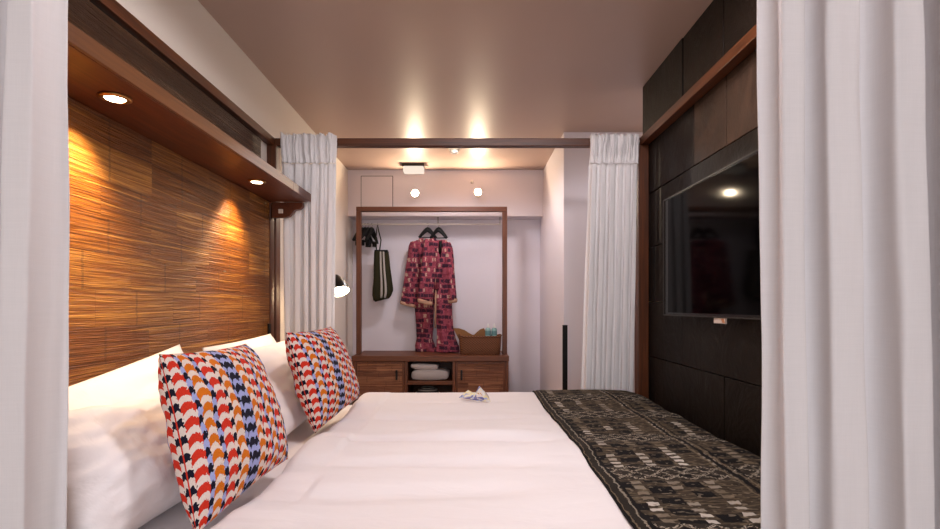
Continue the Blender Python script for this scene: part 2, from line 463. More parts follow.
# ------------------------------------------------------------------ headboard
hb = thing('headboard', (-1.16, 2.0, .3), 'flattened golden brown bamboo headboard panel against the left wall', 'headboard')
MB().box(-1.188, -1.140, 1.09, 2.985, .25, H+.598).build('bamboo_panel', MAT['bamboo'], hb, bevel=.002)
MB().box(-1.188, -1.134, 2.985, 3.045, .25, H+.598).build('end_stile', MAT['timber_z'], hb, bevel=.003)
MB().box(-1.188, -1.166, 1.09, 2.93, H+.650, zt0-.012).build('upper_strip', MAT['bamboo_dark'], hb, bevel=.002)
MB().box(-1.141, -1.128, 2.955, 2.983, pz(306+25+4, 3.0)-.02, pz(327, 3.0)+.02).build('switch', MAT['black'], hb, bevel=.002)

zs0, zs1 = H+.60, H+.646
sh = thing('headboard_shelf', (-1.05, 2.0, zs0), 'long reddish timber shelf with two lit downlights above the headboard', 'shelf')
sb = MB().box(-1.188, -.916, 1.09, 3.0, zs0, zs1)
sb.build('shelf_board', MAT['shelf'], sh, bevel=.003)
MB().box(-.916, -.906, 1.09, 2.70, zs0+.001, zs1+.001).build('fascia', MAT['fascia'], sh, bevel=.002)
MB().box(-.916, -.906, 2.70, 3.002, zs0, zs1).build('fascia', MAT['shelf'], sh, bevel=.002)
for dy in (1.493, 2.496):
    f = MB().lathe([(.0, zs0-.001), (.042, zs0-.001), (.042, zs0-.005), (.030, zs0-.008), (.028, zs0-.003), (0, zs0-.003)], (-1.013, dy, 0)).build('downlight', MAT['brass'], sh, smooth=True)
    MB().lathe([(0, zs0-.0045), (.027, zs0-.0045), (.024, zs0-.0075), (0, zs0-.0085)], (-1.013, dy, 0)).build('lens', MAT['warm_disc'], f)
# bracket with rounded end under the far end of the shelf
pts = [(-1.132, zs0-.001), (-.955, zs0-.001), (-.955, zs0-.025), (-.968, zs0-.04), (-1.0, zs0-.046), (-1.012, zs0-.06), (-1.03, zs0-.082), (-1.06, zs0-.09), (-1.132, zs0-.09)]
MB().prism(pts, 'y', 3.0, 3.03).build('bracket', MAT['shelf'], sh, bevel=.002)
MB().box(-1.092, -1.066, 2.992, 3.0, zs0-.066, zs0-.042).build('switch_plate', MAT['white_plastic'], sh, bevel=.002)

# ------------------------------------------------------------------ bed
bed = thing('bed', (0, 2.05, 0), 'large bed made up with white linen between the headboard and slate wall', 'bed')
MB().box(-1.12, .93, 1.14, 2.96, .12, .30).build('bed_base', MAT['timber_x'], bed, bevel=.01)
MB().box(-1.125, .915, 1.075, 2.965, .30, .545).build('mattress', MAT['cotton'], bed, bevel=.05)
for x in (-1.0, .84):
    for y in (1.22, 2.88): MB().box(x-.04, x+.04, y-.04, y+.04, 0, .12).build('leg', TZ, bed, bevel=.004)

ZB = H-.496
def top_z(x, y):
    z = ZB
    z += .010*fbm(x*.9+3, y*2.4, 1.3) + .005*fbm(x*2.2, y*6, 4.1)
    # long soft creases across the duvet, running head to foot
    for yc, a, wd, x0, x1 in ((2.34, -.012, .035, -.5, .3), (1.93, -.016, .03, -.6, .33), (1.62, -.012, .04, -.45, .3), (2.02, .010, .05, -.2, .36), (1.38, -.010, .05, -.5, .2), (2.66, -.008, .03, -.4, .25)):
        yy = yc + .03*math.sin(x*3+yc*5)
        e = max(0.0, min(1.0, (x-x0)/.15))*max(0.0, min(1.0, (x1-x)/.15))
        z += 1.5*a*math.exp(-((y-yy)/wd)**2)*e
    return z
def prof(t, a, b, r, drop, lo_drop):
    """walk along a cushion-edged section from a to b: returns (position, drop below top)"""
    L0 = lo_drop + r*PI/2; L2 = drop + r*PI/2; L1 = (b-r)-(a+r); L = L0+L1+L2; s = t*L
    if s < lo_drop: return a, r+(lo_drop-s)
    if s < L0: k = (s-lo_drop)/r; return a+r-r*math.cos(k), r-r*math.sin(k)
    s -= L0
    if s < L1: return a+r+s, 0.0
    s -= L1
    if s < r*PI/2: k = s/r; return b-r+r*math.sin(k), r-r*math.cos(k)
    return b, r+(s-r*PI/2)
BX0, BX1, BY0, BY1 = -.60, .955, 1.06, 3.02
def soft_corner(x, y, cx, cy, sx, sy, rr):
    """round a plan corner with its centre at (cx, cy)"""
    dx, dy = (x-cx)*sx, (y-cy)*sy
    if dx > 0 and dy > 0:
        m = max(dx, dy); l = math.hypot(dx, dy); k = m/l
        return cx+sx*dx*k, cy+sy*dy*k
    return x, y
def duvet(u, v):
    x, dx = prof(u, BX0, BX1, .06, .22, .02); y, dy = prof(v, BY0, BY1, .06, .22, .22)
    z = top_z(x, y) - max(dx, dy) - .3*min(dx, dy)
    x, y = soft_corner(x, y, BX1-.16, BY1-.16, 1, 1, .16); x, y = soft_corner(x, y, BX1-.16, BY0+.16, 1, -1, .16)
    if u < .12: z += .012*math.sin(y*7+1)+.01*fbm(0, y*5, 2)
    x += (.015*fbm(y*3, 2.2, 0)) if u < .5 else 0
    return (x, y, z)
o = MB().grid(duvet, 150, 190).build('duvet', MAT['cotton'], smooth=True, solid=.008)
tag(o, 'smooth white duvet spread over the bed', 'duvet')
def throw(u, v):
    y, dy = prof(v, BY0-.012, BY1+.012, .065, .26, .26)
    xt, dx = prof(.30+.70*u, BX0, BX1+.012, .065, .24, .02)
    L0 = .02+.065*PI/2; L = L0+(BX1+.012-BX0-.13)+.24+.065*PI/2
    # start at the throw's own left edge
    s0 = (.372-(BX0+.065)+L0)/L
    xt, dx = prof(s0+(1-s0)*u, BX0, BX1+.012, .065, .24, .02)
    z = top_z(min(xt, BX1), min(max(y, BY0), BY1)) - max(dx, dy) - .3*min(dx, dy) + .013 + .0045*fbm(xt*5, y*4, 9) - (.004 if u < .02 else 0)
    x, y2 = soft_corner(xt, y, BX1-.15, BY1-.15, 1, 1, .16); x, y2 = soft_corner(x, y2, BX1-.15, BY0+.15, 1, -1, .16)
    if u < .3: x += .006*math.sin(y*4.2)*(1-u/.3)
    return (x, y2, z)
o = MB().grid(throw, 70, 170, uv=lambda u, v: (u*.92, v*2.55)).build('bed_throw', MAT['throw'], smooth=True, solid=.007)
tag(o, 'dark brown and black ikat patterned throw with pale flecks across the foot of the bed', 'bed throw')

# pillows and cushions: a soft sack stretched between four corners
def sack(name, quad, T0, mat, label, cat, group=None, pinch=.05, wr=.006, seed=0, ear=.55, n=44, slump=0.0, parent=None):
    BL, BR, TR, TL = [Vector((p[0], p[1], H+p[2])) for p in quad]
    nrm = ((BR-BL)+(TR-TL)).cross((TL-BL)+(TR-BR)).normalized()
    mb = MB()
    def f(side):
        def g(u, v):
            a, b = 2*u-1, 2*v-1
            ea, eb = 1-abs(a)**2.6, 1-abs(b)**2.6
            t = T0*(max(ea, 0)*max(eb, 0))**ear
            # sides draw in between the corners
            ua = .5+.5*a*(1-pinch*(1-b*b)); vb = .5+.5*b*(1-pinch*(1-a*a))
            p = BL.lerp(BR, ua).lerp(TL.lerp(TR, ua), vb)
            w = wr*fbm(a*2.2+seed, b*2.2, side*3+seed)*min(1, t/(T0*.35)) + wr*.5*fbm(a*5+seed, b*5, side)
            t *= 1+slump*(-b)*.5
            return p + nrm*side*(t+w*(1 if t > 1e-5 else 0))
        return g
    ar = lambda q: .62*q + .38*math.acos(max(-1, min(1, 1-2*q)))/PI
    mb.grid(f(1), n, n, uv=lambda u, v: (ar(u), ar(v))); mb.grid(f(-1), n, n, uv=lambda u, v: (ar(u), ar(v)))
    o = mb.build(name, mat, parent, smooth=True, weld=True)
    return tag(o, label, cat, group) if label else o
GP = 'white bed pillows'
sack('pillow', [(-.86, 1.10, -.50), (-.86, 1.84, -.50), (-1.02, 1.84, -.135), (-1.06, 1.10, -.245)], .085, MAT['cotton'], 'white pillow leaning on the headboard, behind the big near pillow, left of the knit cushion', 'pillow', GP, .03, .008, 1, slump=.3)
sack('pillow', [(-.80, 1.075, -.535), (-.735, 1.76, -.52), (-.90, 1.74, -.285), (-.95, 1.075, -.235)], .125, MAT['cotton'], 'big plump white pillow nearest the camera, beside the left curtain', 'pillow', GP, .02, .019, 4, slump=.3)
sack('pillow', [(-.88, 2.02, -.50), (-.88, 2.72, -.50), (-1.04, 2.74, -.145), (-1.05, 2.05, -.165)], .07, MAT['cotton'], 'white pillow flat on the headboard in the far pillow pair', 'pillow', GP, .03, .008, 7)
sack('pillow', [(-.71, 2.02, -.51), (-.72, 2.70, -.51), (-.91, 2.70, -.165), (-.93, 2.03, -.185)], .06, MAT['cotton'], 'white pillow directly behind the farther knit cushion', 'pillow', GP, .03, .008, 11)
GC = 'zigzag knit cushions on the bed'
def cushion(quad, label, seed):
    root = thing('cushion', tuple(sum((Vector((q[0], q[1], H+q[2])) for q in quad), Vector())/4), label, 'cushion', GC)
    sack('cushion_cover', quad, .085, MAT['knit'], None, None, None, .045, .006, seed, ear=.5, n=56, parent=root)
cushion([(-.585, 1.12, -.495), (-.575, 1.66, -.488), (-.77, 1.80, -.13), (-.72, 1.21, -.112)], 'nearer of the two zigzag knit cushions, against the plump white pillow', 21)
cushion([(-.605, 2.06, -.505), (-.56, 2.66, -.47), (-.70, 2.65, -.105), (-.72, 2.05, -.103)], 'farther of the two zigzag knit cushions, beside the far curtain', 33)

# folded paper bird on the duvet
og = MB()
def tri(*p):
    vs = [og.bm.verts.new((px(u, d), d, pz(v, d))) for u, v, d in p]; og.bm.faces.new(vs)
tri((459, 397.5, 2.74), (468, 390, 2.78), (477, 399, 2.68)); tri((468, 390, 2.78), (476, 394, 2.72), (477, 399, 2.68))
tri((459, 397.5, 2.74), (477, 399, 2.68), (491, 402.8, 2.66)); tri((475.5, 393, 2.72), (479.3, 386, 2.70), (484, 396.5, 2.67))
tri((479.3, 386, 2.70), (488, 395, 2.74), (491, 402.8, 2.66)); tri((479.3, 386, 2.70), (484, 396.5, 2.67), (491, 402.8, 2.66))
tri((484, 396.5, 2.67), (476, 397.5, 2.69), (491, 402.8, 2.66))
tag(og.build('folded_paper', MAT['origami'], solid=.0012), 'small folded paper bird of pale yellow and lilac paper on the duvet', 'origami')

# ------------------------------------------------------------------ curtains
def curtain(name, label, xt, xb, yc, z0, z1, nf, A, seed, mat, header=None, nu=260, nv=60, om=.35, slant=0.0, group='white linen bed curtains', ydrift=0.0):
    root = thing(name, ((xb[0]+xb[1])/2, yc, 0), label, 'curtain', group)
    rs = random.Random(seed); amp = [rs.uniform(.55, 1.15) for _ in range(nf+3)]; wid = [rs.uniform(.6, 1.5) for _ in range(nf+2)]
    cum = [0]
    for q in wid: cum.append(cum[-1]+q)
    tot = cum[nf]
    def ph_of(s):                      # uneven fold widths
        q = s*tot
        for i in range(nf):
            if q <= cum[i+1] or i == nf-1: return i+(q-cum[i])/wid[i]
    def shape(s, z, k=1.0, fine=0.0):
        hz = (z-z0)/(z1-z0)
        ph = ph_of(s) + .10*fbm(s*3+seed, z*.7, 1) + slant*(1-hz)
        i = int(max(0, min(nf+1, math.floor(ph)))); fa = amp[i]+(amp[i+1]-amp[i])*(ph-math.floor(ph)) if 0 <= ph < nf+1 else amp[i]
        W = (xt[1]-xt[0])*hz + (xb[1]-xb[0])*(1-hz)
        xl = xt[0]*hz + xb[0]*(1-hz)
        a = A*fa*k
        x = xl + W*s + om*W/nf*math.sin(4*PI*ph)*.35*k
        y = yc + ydrift*(1-hz) + a*math.cos(2*PI*ph) + .25*a*math.sin(4*PI*ph+1.3) + .006*fbm(s*9+seed, z*2.2, 3)*k
        return x, y
    zh = z1-header if header else z1
    def f(u, v):
        z = z0+(zh-z0)*v
        k = 1.0
        if header: k = .45+.55*min(1, (zh-z)/.45)
        x, y = shape(u, z, k); return (x, y, z)
    MB().grid(f, nu, nv).build('curtain_panel', mat, root, smooth=True, solid=.002)
    if header:
        npl = nf*3
        def h(u, v):
            z = zh+header*v; x, y = shape(u, z, .45)
            tape = math.exp(-((v-.12)/.10)**2)
            x2, y2 = x, y
            y2 -= .004 + .019*abs(math.sin(PI*npl*u+.8*fbm(u*5, v*2, seed)))*(.6+.7*v)*(1-.45*tape)
            x2 += .004*math.sin(2*PI*npl*u+3*v) + .010*(v-.3)*fbm(u*20, v*2, seed)
            z += (.010*fbm(u*18+seed, 0, 4)+.004*math.sin(2*PI*npl*u))*v*v - .0015*math.sin(2*PI*npl*u)*(1-v)
            return (x2, y2, z)
        MB().grid(h, nu, 16).build('pleated_header', mat, root, smooth=True, solid=.003)
    return root
CF, CN = MAT['curtain_far'], MAT['curtain']
curtain('curtain', 'white curtain gathered at the far end of the headboard, over the shelf end', (-1.10, -.775), (-1.075, -.80), 3.055, .06, H+1.002, 6, .022, 5, CF, header=.165)
curtain('curtain', 'white curtain gathered at the far right post beside the slate wall', (.718, 1.002), (.655, .965), 3.055, .06, H+1.000, 6, .024, 12, CF, header=.165)
curtain('curtain', 'tall white curtain at the left edge, in front of the pillows', (-1.165, -.80), (-1.165, -.82), 1.0, .03, H+.95, 4, .045, 23, CN, nu=300)
curtain('curtain', 'wide white curtain filling the right edge, in front of the television', (.575, 1.04), (.59, 1.08), 1.0, .03, H+.95, 5, .042, 31, CN, nu=340, slant=-.12)

# ------------------------------------------------------------------ television
tv = thing('television', (1.03, 2.15, H+.25), 'black flat television mounted on the dark slate wall', 'television')
ty0, ty1, tz0, tz1 = 1.63, 2.667, H-.046, H+.540
MB().box(1.006, 1.040, ty0, ty1, tz0, tz1).build('casing', MAT['tv_bezel'], tv, bevel=.004)
MB().box(1.003, 1.007, ty0+.012, ty1-.058, tz0+.014, tz1-.008).build('screen', MAT['tv_screen'], tv)
ed = MB()
ed.box(1.001, 1.008, ty1-.006, ty1+.002, tz0, tz1).box(1.001, 1.008, ty0, ty1, tz0-.002, tz0+.003).box(1.001, 1.008, ty0, ty1, tz1-.002, tz1+.002)
ed.build('bezel_edge', MAT['tv_edge'], tv)
lg = MB().box(1.004, 1.012, 2.030, 2.125, tz0-.024, tz0-.002).build('badge', MAT['pale_mark'], tv, bevel=.001)
MB().prism([(2.030, tz0-.020), (2.050, tz0-.020), (2.060, tz0-.006), (2.045, tz0-.004)], 'x', 1.002, 1.004).build('badge_mark', MAT['copper_mark'], lg)
MB().box(1.04, 1.068, 1.95, 2.35, H+.1, H+.4).build('wall_mount', MAT['black'], tv)

# ------------------------------------------------------------------ open wardrobe: cabinet with a frame above
WX0, WX1 = -1.072, .378
ZC = H-.46
cab = thing('open_wardrobe', (-.35, 5.05, 0), 'open timber wardrobe of low bamboo-doored cabinet and square hanging frame by the back wall', 'wardrobe')
VX, VZ = MAT['walnut_x'], MAT['walnut_z']
MB().box(WX0, WX1, 4.78, 5.36, ZC-.05, ZC).build('cabinet_top', VX, cab, bevel=.003)
fx = lambda u: px(u, 4.79)
xd0, xd1, xd2, xd3 = fx(404.5), fx(407.5), fx(452.5), fx(455.5)
for a, b in ((WX0+.004, WX0+.034), (WX1-.034, WX1-.004)):
    MB().box(a, b, 4.79, 5.355, .08, ZC-.05).build('side_panel', VZ, cab, bevel=.002)
for a, b in ((xd0, xd1), (xd2, xd3)):
    MB().box(a, b, 4.79, 5.33, .08, ZC-.05).build('divider', VZ, cab, bevel=.002)
zsh = pz(385, 4.79)
MB().box(xd1, xd2, 4.80, 5.33, zsh, pz(381.5, 4.79)).build('shelf', VX, cab, bevel=.002)
MB().box(WX0+.034, WX1-.034, 4.80, 5.34, .08, .105).build('bottom_panel', VX, cab)
MB().box(WX0+.034, WX1-.034, 5.33, 5.355, .08, ZC-.05).build('back_panel', VX, cab)
MB().box(WX0+.03, WX1-.03, 4.84, 5.33, 0, .08).build('plinth', VX, cab)
for (a, b, hu) in ((WX0+.036, xd0-.003, 396.5), (xd3+.003, WX1-.036, 461.5)):
    dr = MB().box(a, b, 4.792, 4.812, .11, ZC-.055).build('door', MAT['bamboo_door'], cab, bevel=.002)
    fm = MB(); w = .018
    fm.box(a, a+w, 4.786, 4.792, .11, ZC-.055).box(b-w, b, 4.786, 4.792, .11, ZC-.055).box(a+w, b-w, 4.786, 4.792, ZC-.055-w, ZC-.055).box(a+w, b-w, 4.786, 4.792, .11, .11+w)
    fm.build('door_frame', VZ, dr)
    hx = px(hu, 4.78)
    MB().box(hx-.009, hx+.009, 4.772, 4.786, pz(380, 4.78), pz(370, 4.78)).build('handle', MAT['black_metal'], dr, bevel=.003)
FYW = 4.98
zf = pz(207, 5.0)
MB().box(WX0, WX0+.045, FYW, FYW+.05, ZC, zf-.045).build('frame_upright', VZ, cab, bevel=.003)
MB().box(WX1-.048, WX1-.003, FYW, FYW+.05, ZC, zf-.045).build('frame_upright', VZ, cab, bevel=.003)
MB().box(WX0, WX1-.003, FYW, FYW+.05, zf-.045, zf).build('frame_top', VX, cab, bevel=.003)

# hanging rail slung under the bulkhead
YR, ZR = 5.2, H+.817
rl = thing('clothes_rail', (-.35, YR, ZR), 'thin pale clothes rail under the white bulkhead inside the wardrobe frame', 'rail')
MB().tube([(-1.12, YR, ZR), (.33, YR, ZR)], .009).build('rail', MAT['white_plastic'], rl, smooth=True)
for x in (-1.10, -.30, .32): MB().tube([(x, YR, ZR), (x, YR, bz)], .006).build('rail_bracket', MAT['chrome'], rl, smooth=True)

def hook_path(x=0, y=0, z=0, r=.018):
    """over the rail at the origin and down to a stem"""
    return [(x, y + r*math.cos(a), z + r*math.sin(a)) for a in [PI*1.15-PI*1.4*i/10 for i in range(11)]] 
def hanger(loc, rz, label, half=.17, drop=.095, clips=True, group='black hangers on the rail'):
    root = thing('clothes_hanger', (0, 0, 0), label, 'hanger', group)
    rr = .012
    # rail runs along local y here, the hook curls in local xz
    hk = [(rr*math.cos(a), 0, rr*math.sin(a)) for a in [PI*1.05-PI*1.35*i/12 for i in range(13)]]
    hk += [(0, 0, -.025), (0, 0, -.05)]
    MB().tube(hk, .0022, 6).build('hook', MAT['chrome'], root, smooth=True)
    arm = []
    for i in range(21):
        s = -1+2*i/20; arm.append((s*half, 0, -.05-drop*abs(s)**1.25))
    MB().tube(arm, [.011+.010*(1-abs(-1+2*i/20)) for i in range(21)], 8, 1.4).build('arms', MAT['black'], root, smooth=True)
    MB().tube([(-half*.95, 0, -.05-drop*.96), (half*.95, 0, -.05-drop*.96)], .005, 6).build('bar', MAT['black'], root, smooth=True)
    if clips:
        for s in (-.6, .6): MB().box(s*half-.012, s*half+.012, -.012, .012, -.05-drop-.045, -.05-drop+.012).build('clip', MAT['black'], root, bevel=.003)
    root.location = loc; root.rotation_euler = (0, 0, rz)
    return root
bx = lambda u, d=YR: px(u, d)
lb = ['black clip hanger hard against the left wardrobe upright', 'second black clip hanger from the left upright', 'third black clip hanger from the left upright, in the middle of the bunch', 'rightmost empty black hanger of the bunch, next to the olive bag']
h0 = hanger((bx(362), YR, ZR), math.radians(62), lb[0], half=.13, drop=.125)
for i, (u, a) in enumerate(((365.5, 68), (368.5, 57), (372, 75))):
    dup(h0, None, (bx(u), YR, ZR), (0, 0, math.radians(a)), lb[i+1])

# olive bag with a pale stripe, hung by a strap
BYY = 5.18
bg = thing('hanging_bag', (bx(382), BYY, pz(276, BYY)), 'olive green cloth bag with pale stripes hanging beside the black hangers', 'bag')
def bag_ring(z, xa, xb, dpt, tw, n=22):
    c = (xa+xb)/2; w = (xb-xa)/2; out = []
    for i in range(n):
        a = 2*PI*i/n; ca, sa = math.cos(a), math.sin(a)
        X = w*math.copysign(abs(ca)**.6, ca); Y = dpt*math.copysign(abs(sa)**.7, sa)
        out.append((c+X, BYY+Y+X*tw, z+X*.25*(1 if z < pz(292, BYY) else 0)+.004*fbm(a, z*9)))
    return out
prof_b = [(250.5, 374.6, 388), (252, 374.3, 388.6), (258, 374.2, 389.3), (266, 374, 390), (274, 374, 391), (282, 373.6, 392.2), (288, 373.0, 393), (293, 372.6, 393), (298, 373.5, 391), (300, 375.5, 389)]
rg = [bag_ring(pz(v, BYY), bx(a, BYY), bx(b, BYY), .018+.03*math.sin(PI*i/9), .1) for i, (v, a, b) in enumerate(prof_b)]
MB().rings(rg).build('bag_body', MAT['olive'], bg, smooth=True)
def stripe(u0, u1, name):
    def f(u, v):
        i = v*7+1; k = int(min(8, i)); t = i-k
        a = prof_b[k]; b = prof_b[min(9, k+1)]
        vv = a[0]+(b[0]-a[0])*t; xa = a[1]+(b[1]-a[1])*t; xb = a[2]+(b[2]-a[2])*t
        X = bx(xa+(xb-xa)*(u0+(u1-u0)*u), BYY); dp = .018+.03*math.sin(PI*i/9)
        return (X, BYY-dp*1.06+(X-bx((xa+xb)/2, BYY))*.1-.003, pz(vv, BYY))
    MB().grid(f, 4, 16).build(name, MAT['pale_stripe'], bg, smooth=True, solid=.003)
stripe(.42, .53, 'pale_stripe'); stripe(.62, .73, 'pale_stripe')
MB().tube([(bx(376.5, BYY), BYY, pz(251, BYY)), (bx(375.8, BYY), BYY, pz(240, BYY)), (bx(376.5, BYY), BYY+.01, pz(231, BYY)), (bx(377.3, BYY), YR, ZR+.012), (bx(378.5, BYY), BYY+.01, pz(231, BYY)), (bx(381.0, BYY), BYY, pz(240, BYY)), (bx(379.5, BYY), BYY, pz(251, BYY))], .006, 8).build('strap', MAT['olive'], bg, smooth=True)
MB().box(bx(374.8, BYY), bx(387.8, BYY), BYY-.024, BYY+.024, pz(252.8, BYY), pz(250, BYY)).build('top_band', MAT['black'], bg, bevel=.003)

# robes
def tube_cloth(secs, y0, fold=.012, nf=4, seed=0, n=40, sub=6, tilt=0.0, full=False):
    """secs: (v pixel row, left u, right u, half depth); the section is an ellipse whose front is pleated"""
    rings = []
    for (a, b) in zip(secs, secs[1:]):
        for k in range(sub):
            t = k/sub; rings.append(tuple(p+(q-p)*t for p, q in zip(a, b)))
    rings.append(secs[-1])
    out = []
    for q, (v, ua, ub, dp) in enumerate(rings):
        tl = tilt*(1 if full else (q/(len(rings)-1))**2)
        z = pz(v, y0); xa, xb = px(ua, y0), px(ub, y0); c = (xa+xb)/2; w = (xb-xa)/2; r = []
        for i in range(n):
            an = 2*PI*i/n; ca, sa = math.cos(an), math.sin(an)
            X = w*math.copysign(abs(ca)**.8, ca); s = X/max(w, .001)
            F = fold*math.sin(s*nf*1.6+seed+fbm(s, z*2, seed))*(.4+.6*(1-s*s))
            r.append((c+X+.006*fbm(an*2, z*5, seed), y0+dp*math.copysign(abs(sa)**.8, sa)+F, z+.004*fbm(an, z*6, seed)-tl*X))
        out.append(r)
    return MB().rings(out)
def cuff(root, secs, y0, seed, tilt=0.0): tube_cloth(secs, y0, .004, 2, seed, 28, 3, tilt, True).build('cuff', MAT['robe_lining'], root, smooth=True)
GR = 'pink woven robes on the rail'
YA, YB = 5.255, 5.11
ra = thing('robe', (px(420, YA), YA, ZC), 'left pink and navy woven robe, its sleeve hanging out to the left', 'robe', GR)
tube_cloth([(240.5, 416, 428, .02), (243.5, 410.5, 433, .035), (250, 409.5, 434, .05), (270, 411, 434, .055), (300, 414, 434, .055), (325, 416.5, 433, .05), (338, 416.5, 432.5, .055), (346, 415, 435, .06), (351.5, 415.5, 440, .06)], YA, .022, 4, 2).build('robe_body', MAT['robe'], ra, smooth=True)
tube_cloth([(241.5, 410.5, 418, .025), (246, 408.8, 419, .04), (260, 407, 418.5, .045), (280, 404, 417.5, .045), (304, 400.6, 417.5, .05)], YA-.03, .014, 3, 5, tilt=.26).build('sleeve', MAT['robe'], ra, smooth=True)
cuff(ra, [(303.0, 400.4, 416.5, .052), (304, 399.8, 416.8, .057), (305.6, 400.0, 416.6, .056), (306.2, 400.6, 416.2, .05)], YA-.03, 1, .26)
tube_cloth([(238.5, 419, 424, .02), (246, 417, 422, .02), (258, 418.5, 423, .015)], YA-.055, .002, 1, 3, 20, 4).build('lapel', MAT['robe'], ra, smooth=True)
rb = thing('robe', (px(440, YB), YB, ZC), 'right pink and navy woven robe in front, with a crossed collar and longer hem', 'robe', GR)
tube_cloth([(240.5, 430, 446, .02), (244, 427, 449.5, .035), (252, 427, 451, .05), (270, 429, 451, .055), (300, 433, 451.5, .055), (325, 436.5, 453, .05), (338, 436.8, 455.5, .055), (346, 436.5, 459, .06), (351.8, 436, 459.5, .06)], YB, .022, 4, 7).build('robe_body', MAT['robe'], rb, smooth=True)
tube_cloth([(239, 425.5, 434, .025), (243, 424, 437.5, .04), (256, 422.5, 437.5, .045), (280, 420, 435, .045), (300, 418.2, 432.5, .05)], YB-.06, .015, 3, 9, tilt=.24).build('sleeve', MAT['robe'], rb, smooth=True)
cuff(rb, [(300, 418.0, 432.5, .05), (301, 417.6, 432.8, .057), (303.2, 418.0, 432.6, .056), (304, 419, 432, .05)], YB-.06, 2, .24)
tube_cloth([(242.5, 445, 450, .025), (248, 444, 452.5, .04), (262, 444.5, 453.8, .045), (280, 446, 455, .045), (300, 448, 456.8, .05)], YB-.03, .012, 2, 11, tilt=-.15).build('sleeve', MAT['robe'], rb, smooth=True)
cuff(rb, [(299, 448.2, 456.8, .048), (300, 447.8, 457.5, .054), (302.0, 448.4, 457.4, .053), (302.8, 449, 456.8, .046)], YB-.03, 3, -.15)
# collar bands crossing on the chest, and the dark opening below them
def band(root, pts, w, y, mat, name, th=.008):
    pts = [Vector((px(u, y), y, pz(v, y))) for u, v in pts]; L = []; Rr = []
    for i, p in enumerate(pts):
        d = (pts[min(i+1, len(pts)-1)]-pts[max(i-1, 0)]).normalized(); nn = Vector((-d.z, 0, d.x)); L.append(p+nn*w); Rr.append(p-nn*w)
    mb = MB(); A = [mb.bm.verts.new(v) for v in L]; B = [mb.bm.verts.new(v) for v in Rr]
    for i in range(len(pts)-1): mb.bm.faces.new((A[i], A[i+1], B[i+1], B[i]))
    return mb.build(name, mat, root, solid=th, smooth=True)
band(rb, [(434.0, 238), (436.3, 250), (438.5, 262), (440.5, 272)], .019, YB-.066, MAT['robe'], 'lapel')
band(rb, [(445.0, 240), (444.5, 250), (442.5, 262), (438.5, 274), (436.8, 290)], .019, YB-.074, MAT['robe'], 'lapel')
band(rb, [(440.4, 241), (440.2, 247), (439.9, 254)], .014, YB-.058, MAT['black'], 'neck_opening', .004)
band(rb, [(436.2, 276), (435.6, 300), (435.2, 328)], .008, YB-.062, MAT['robe_lining'], 'sash')
hanger((bx(428, YA), YR, ZR), math.radians(4), 'black hanger holding the left robe', half=.085, drop=.085, clips=False)
hanger((bx(438.5, YR), YR, ZR), math.radians(-6), 'black hanger holding the right robe', half=.085, drop=.09, clips=False)

# wicker basket with wrapping paper and two pump bottles
KX, KY = px(480, 5.0), 5.0
bk = thing('wicker_basket', (KX, KY, ZC), 'brown wicker basket on the right end of the cabinet top', 'basket')
def rrect(w, d, z, r=.03, n=40, wav=0.0):
    out = []
    for i in range(n):
        a = 2*PI*i/n; ca, sa = math.cos(a), math.sin(a)
        out.append((w*math.copysign(abs(ca)**.35, ca), d*math.copysign(abs(sa)**.35, sa), z+wav*abs(ca)**3))
    return out
rg = [rrect(.185, .10, .0), rrect(.19, .105, .01), rrect(.198, .112, .08, wav=.003), rrect(.203, .115, .155, wav=.012), rrect(.203, .115, .165, wav=.012), rrect(.192, .104, .165, wav=.012), rrect(.188, .10, .08, wav=.003), rrect(.178, .095, .012)]
sh_ = lambda r: [(p[0]+KX, p[1]+KY, p[2]+ZC) for p in r]
b_ = MB().rings([r for r in rg]); bo = b_.build('basket_body', MAT['wicker'], None, smooth=True); bo.parent = bk
rim = MB().tube([p for p in rrect(.199, .111, .168, wav=.012)]+[rrect(.199, .111, .168, wav=.012)[0]], .010, 8).build('rim', MAT['wicker'], None, smooth=True); rim.parent = bk
kp = MB()
d = 5.03
P = [(453, 328), (459, 328.3), (464.5, 330), (469, 333), (473.5, 335.3), (477, 332), (480, 329.5), (484, 328), (486, 333), (486, 348), (462, 348), (459, 340)]
kp.prism([(px(u, d), pz(v, d)) for u, v in P], 'y', d, d+.004)
tag(kp.build('wrapping_paper', MAT['kraft']), 'stiff sheet of brown kraft paper standing up in the wicker basket', 'paper')
def bottle(label, loc):
    root = thing('bottle', (0, 0, 0), label, 'bottle', 'teal bottles in the basket')
    MB().lathe([(0, 0), (.024, 0), (.027, .004), (.027, .125), (.022, .138), (.010, .145), (0, .145)], n=22).build('bottle_body', MAT['teal'], root, smooth=True)
    MB().lathe([(.0276, .075), (.0278, .08), (.0278, .112), (.0276, .115)], n=22, cap=False).build('label_band', MAT['label_grey'], root, smooth=True)
    MB().lathe([(0, .144), (.012, .144), (.013, .148), (.011, .168), (.007, .172), (.007, .182), (0, .182)], n=16).build('cap', MAT['white_plastic'], root, smooth=True)
    root.location = loc
    return root
b1 = bottle('left pale teal bottle with white cap in the wicker basket', (px(488.0, 4.97), 4.97, ZC+.108))
dup(b1, None, (px(494.2, 4.97), 4.97, ZC+.108), None, 'right pale teal bottle with white cap in the wicker basket')

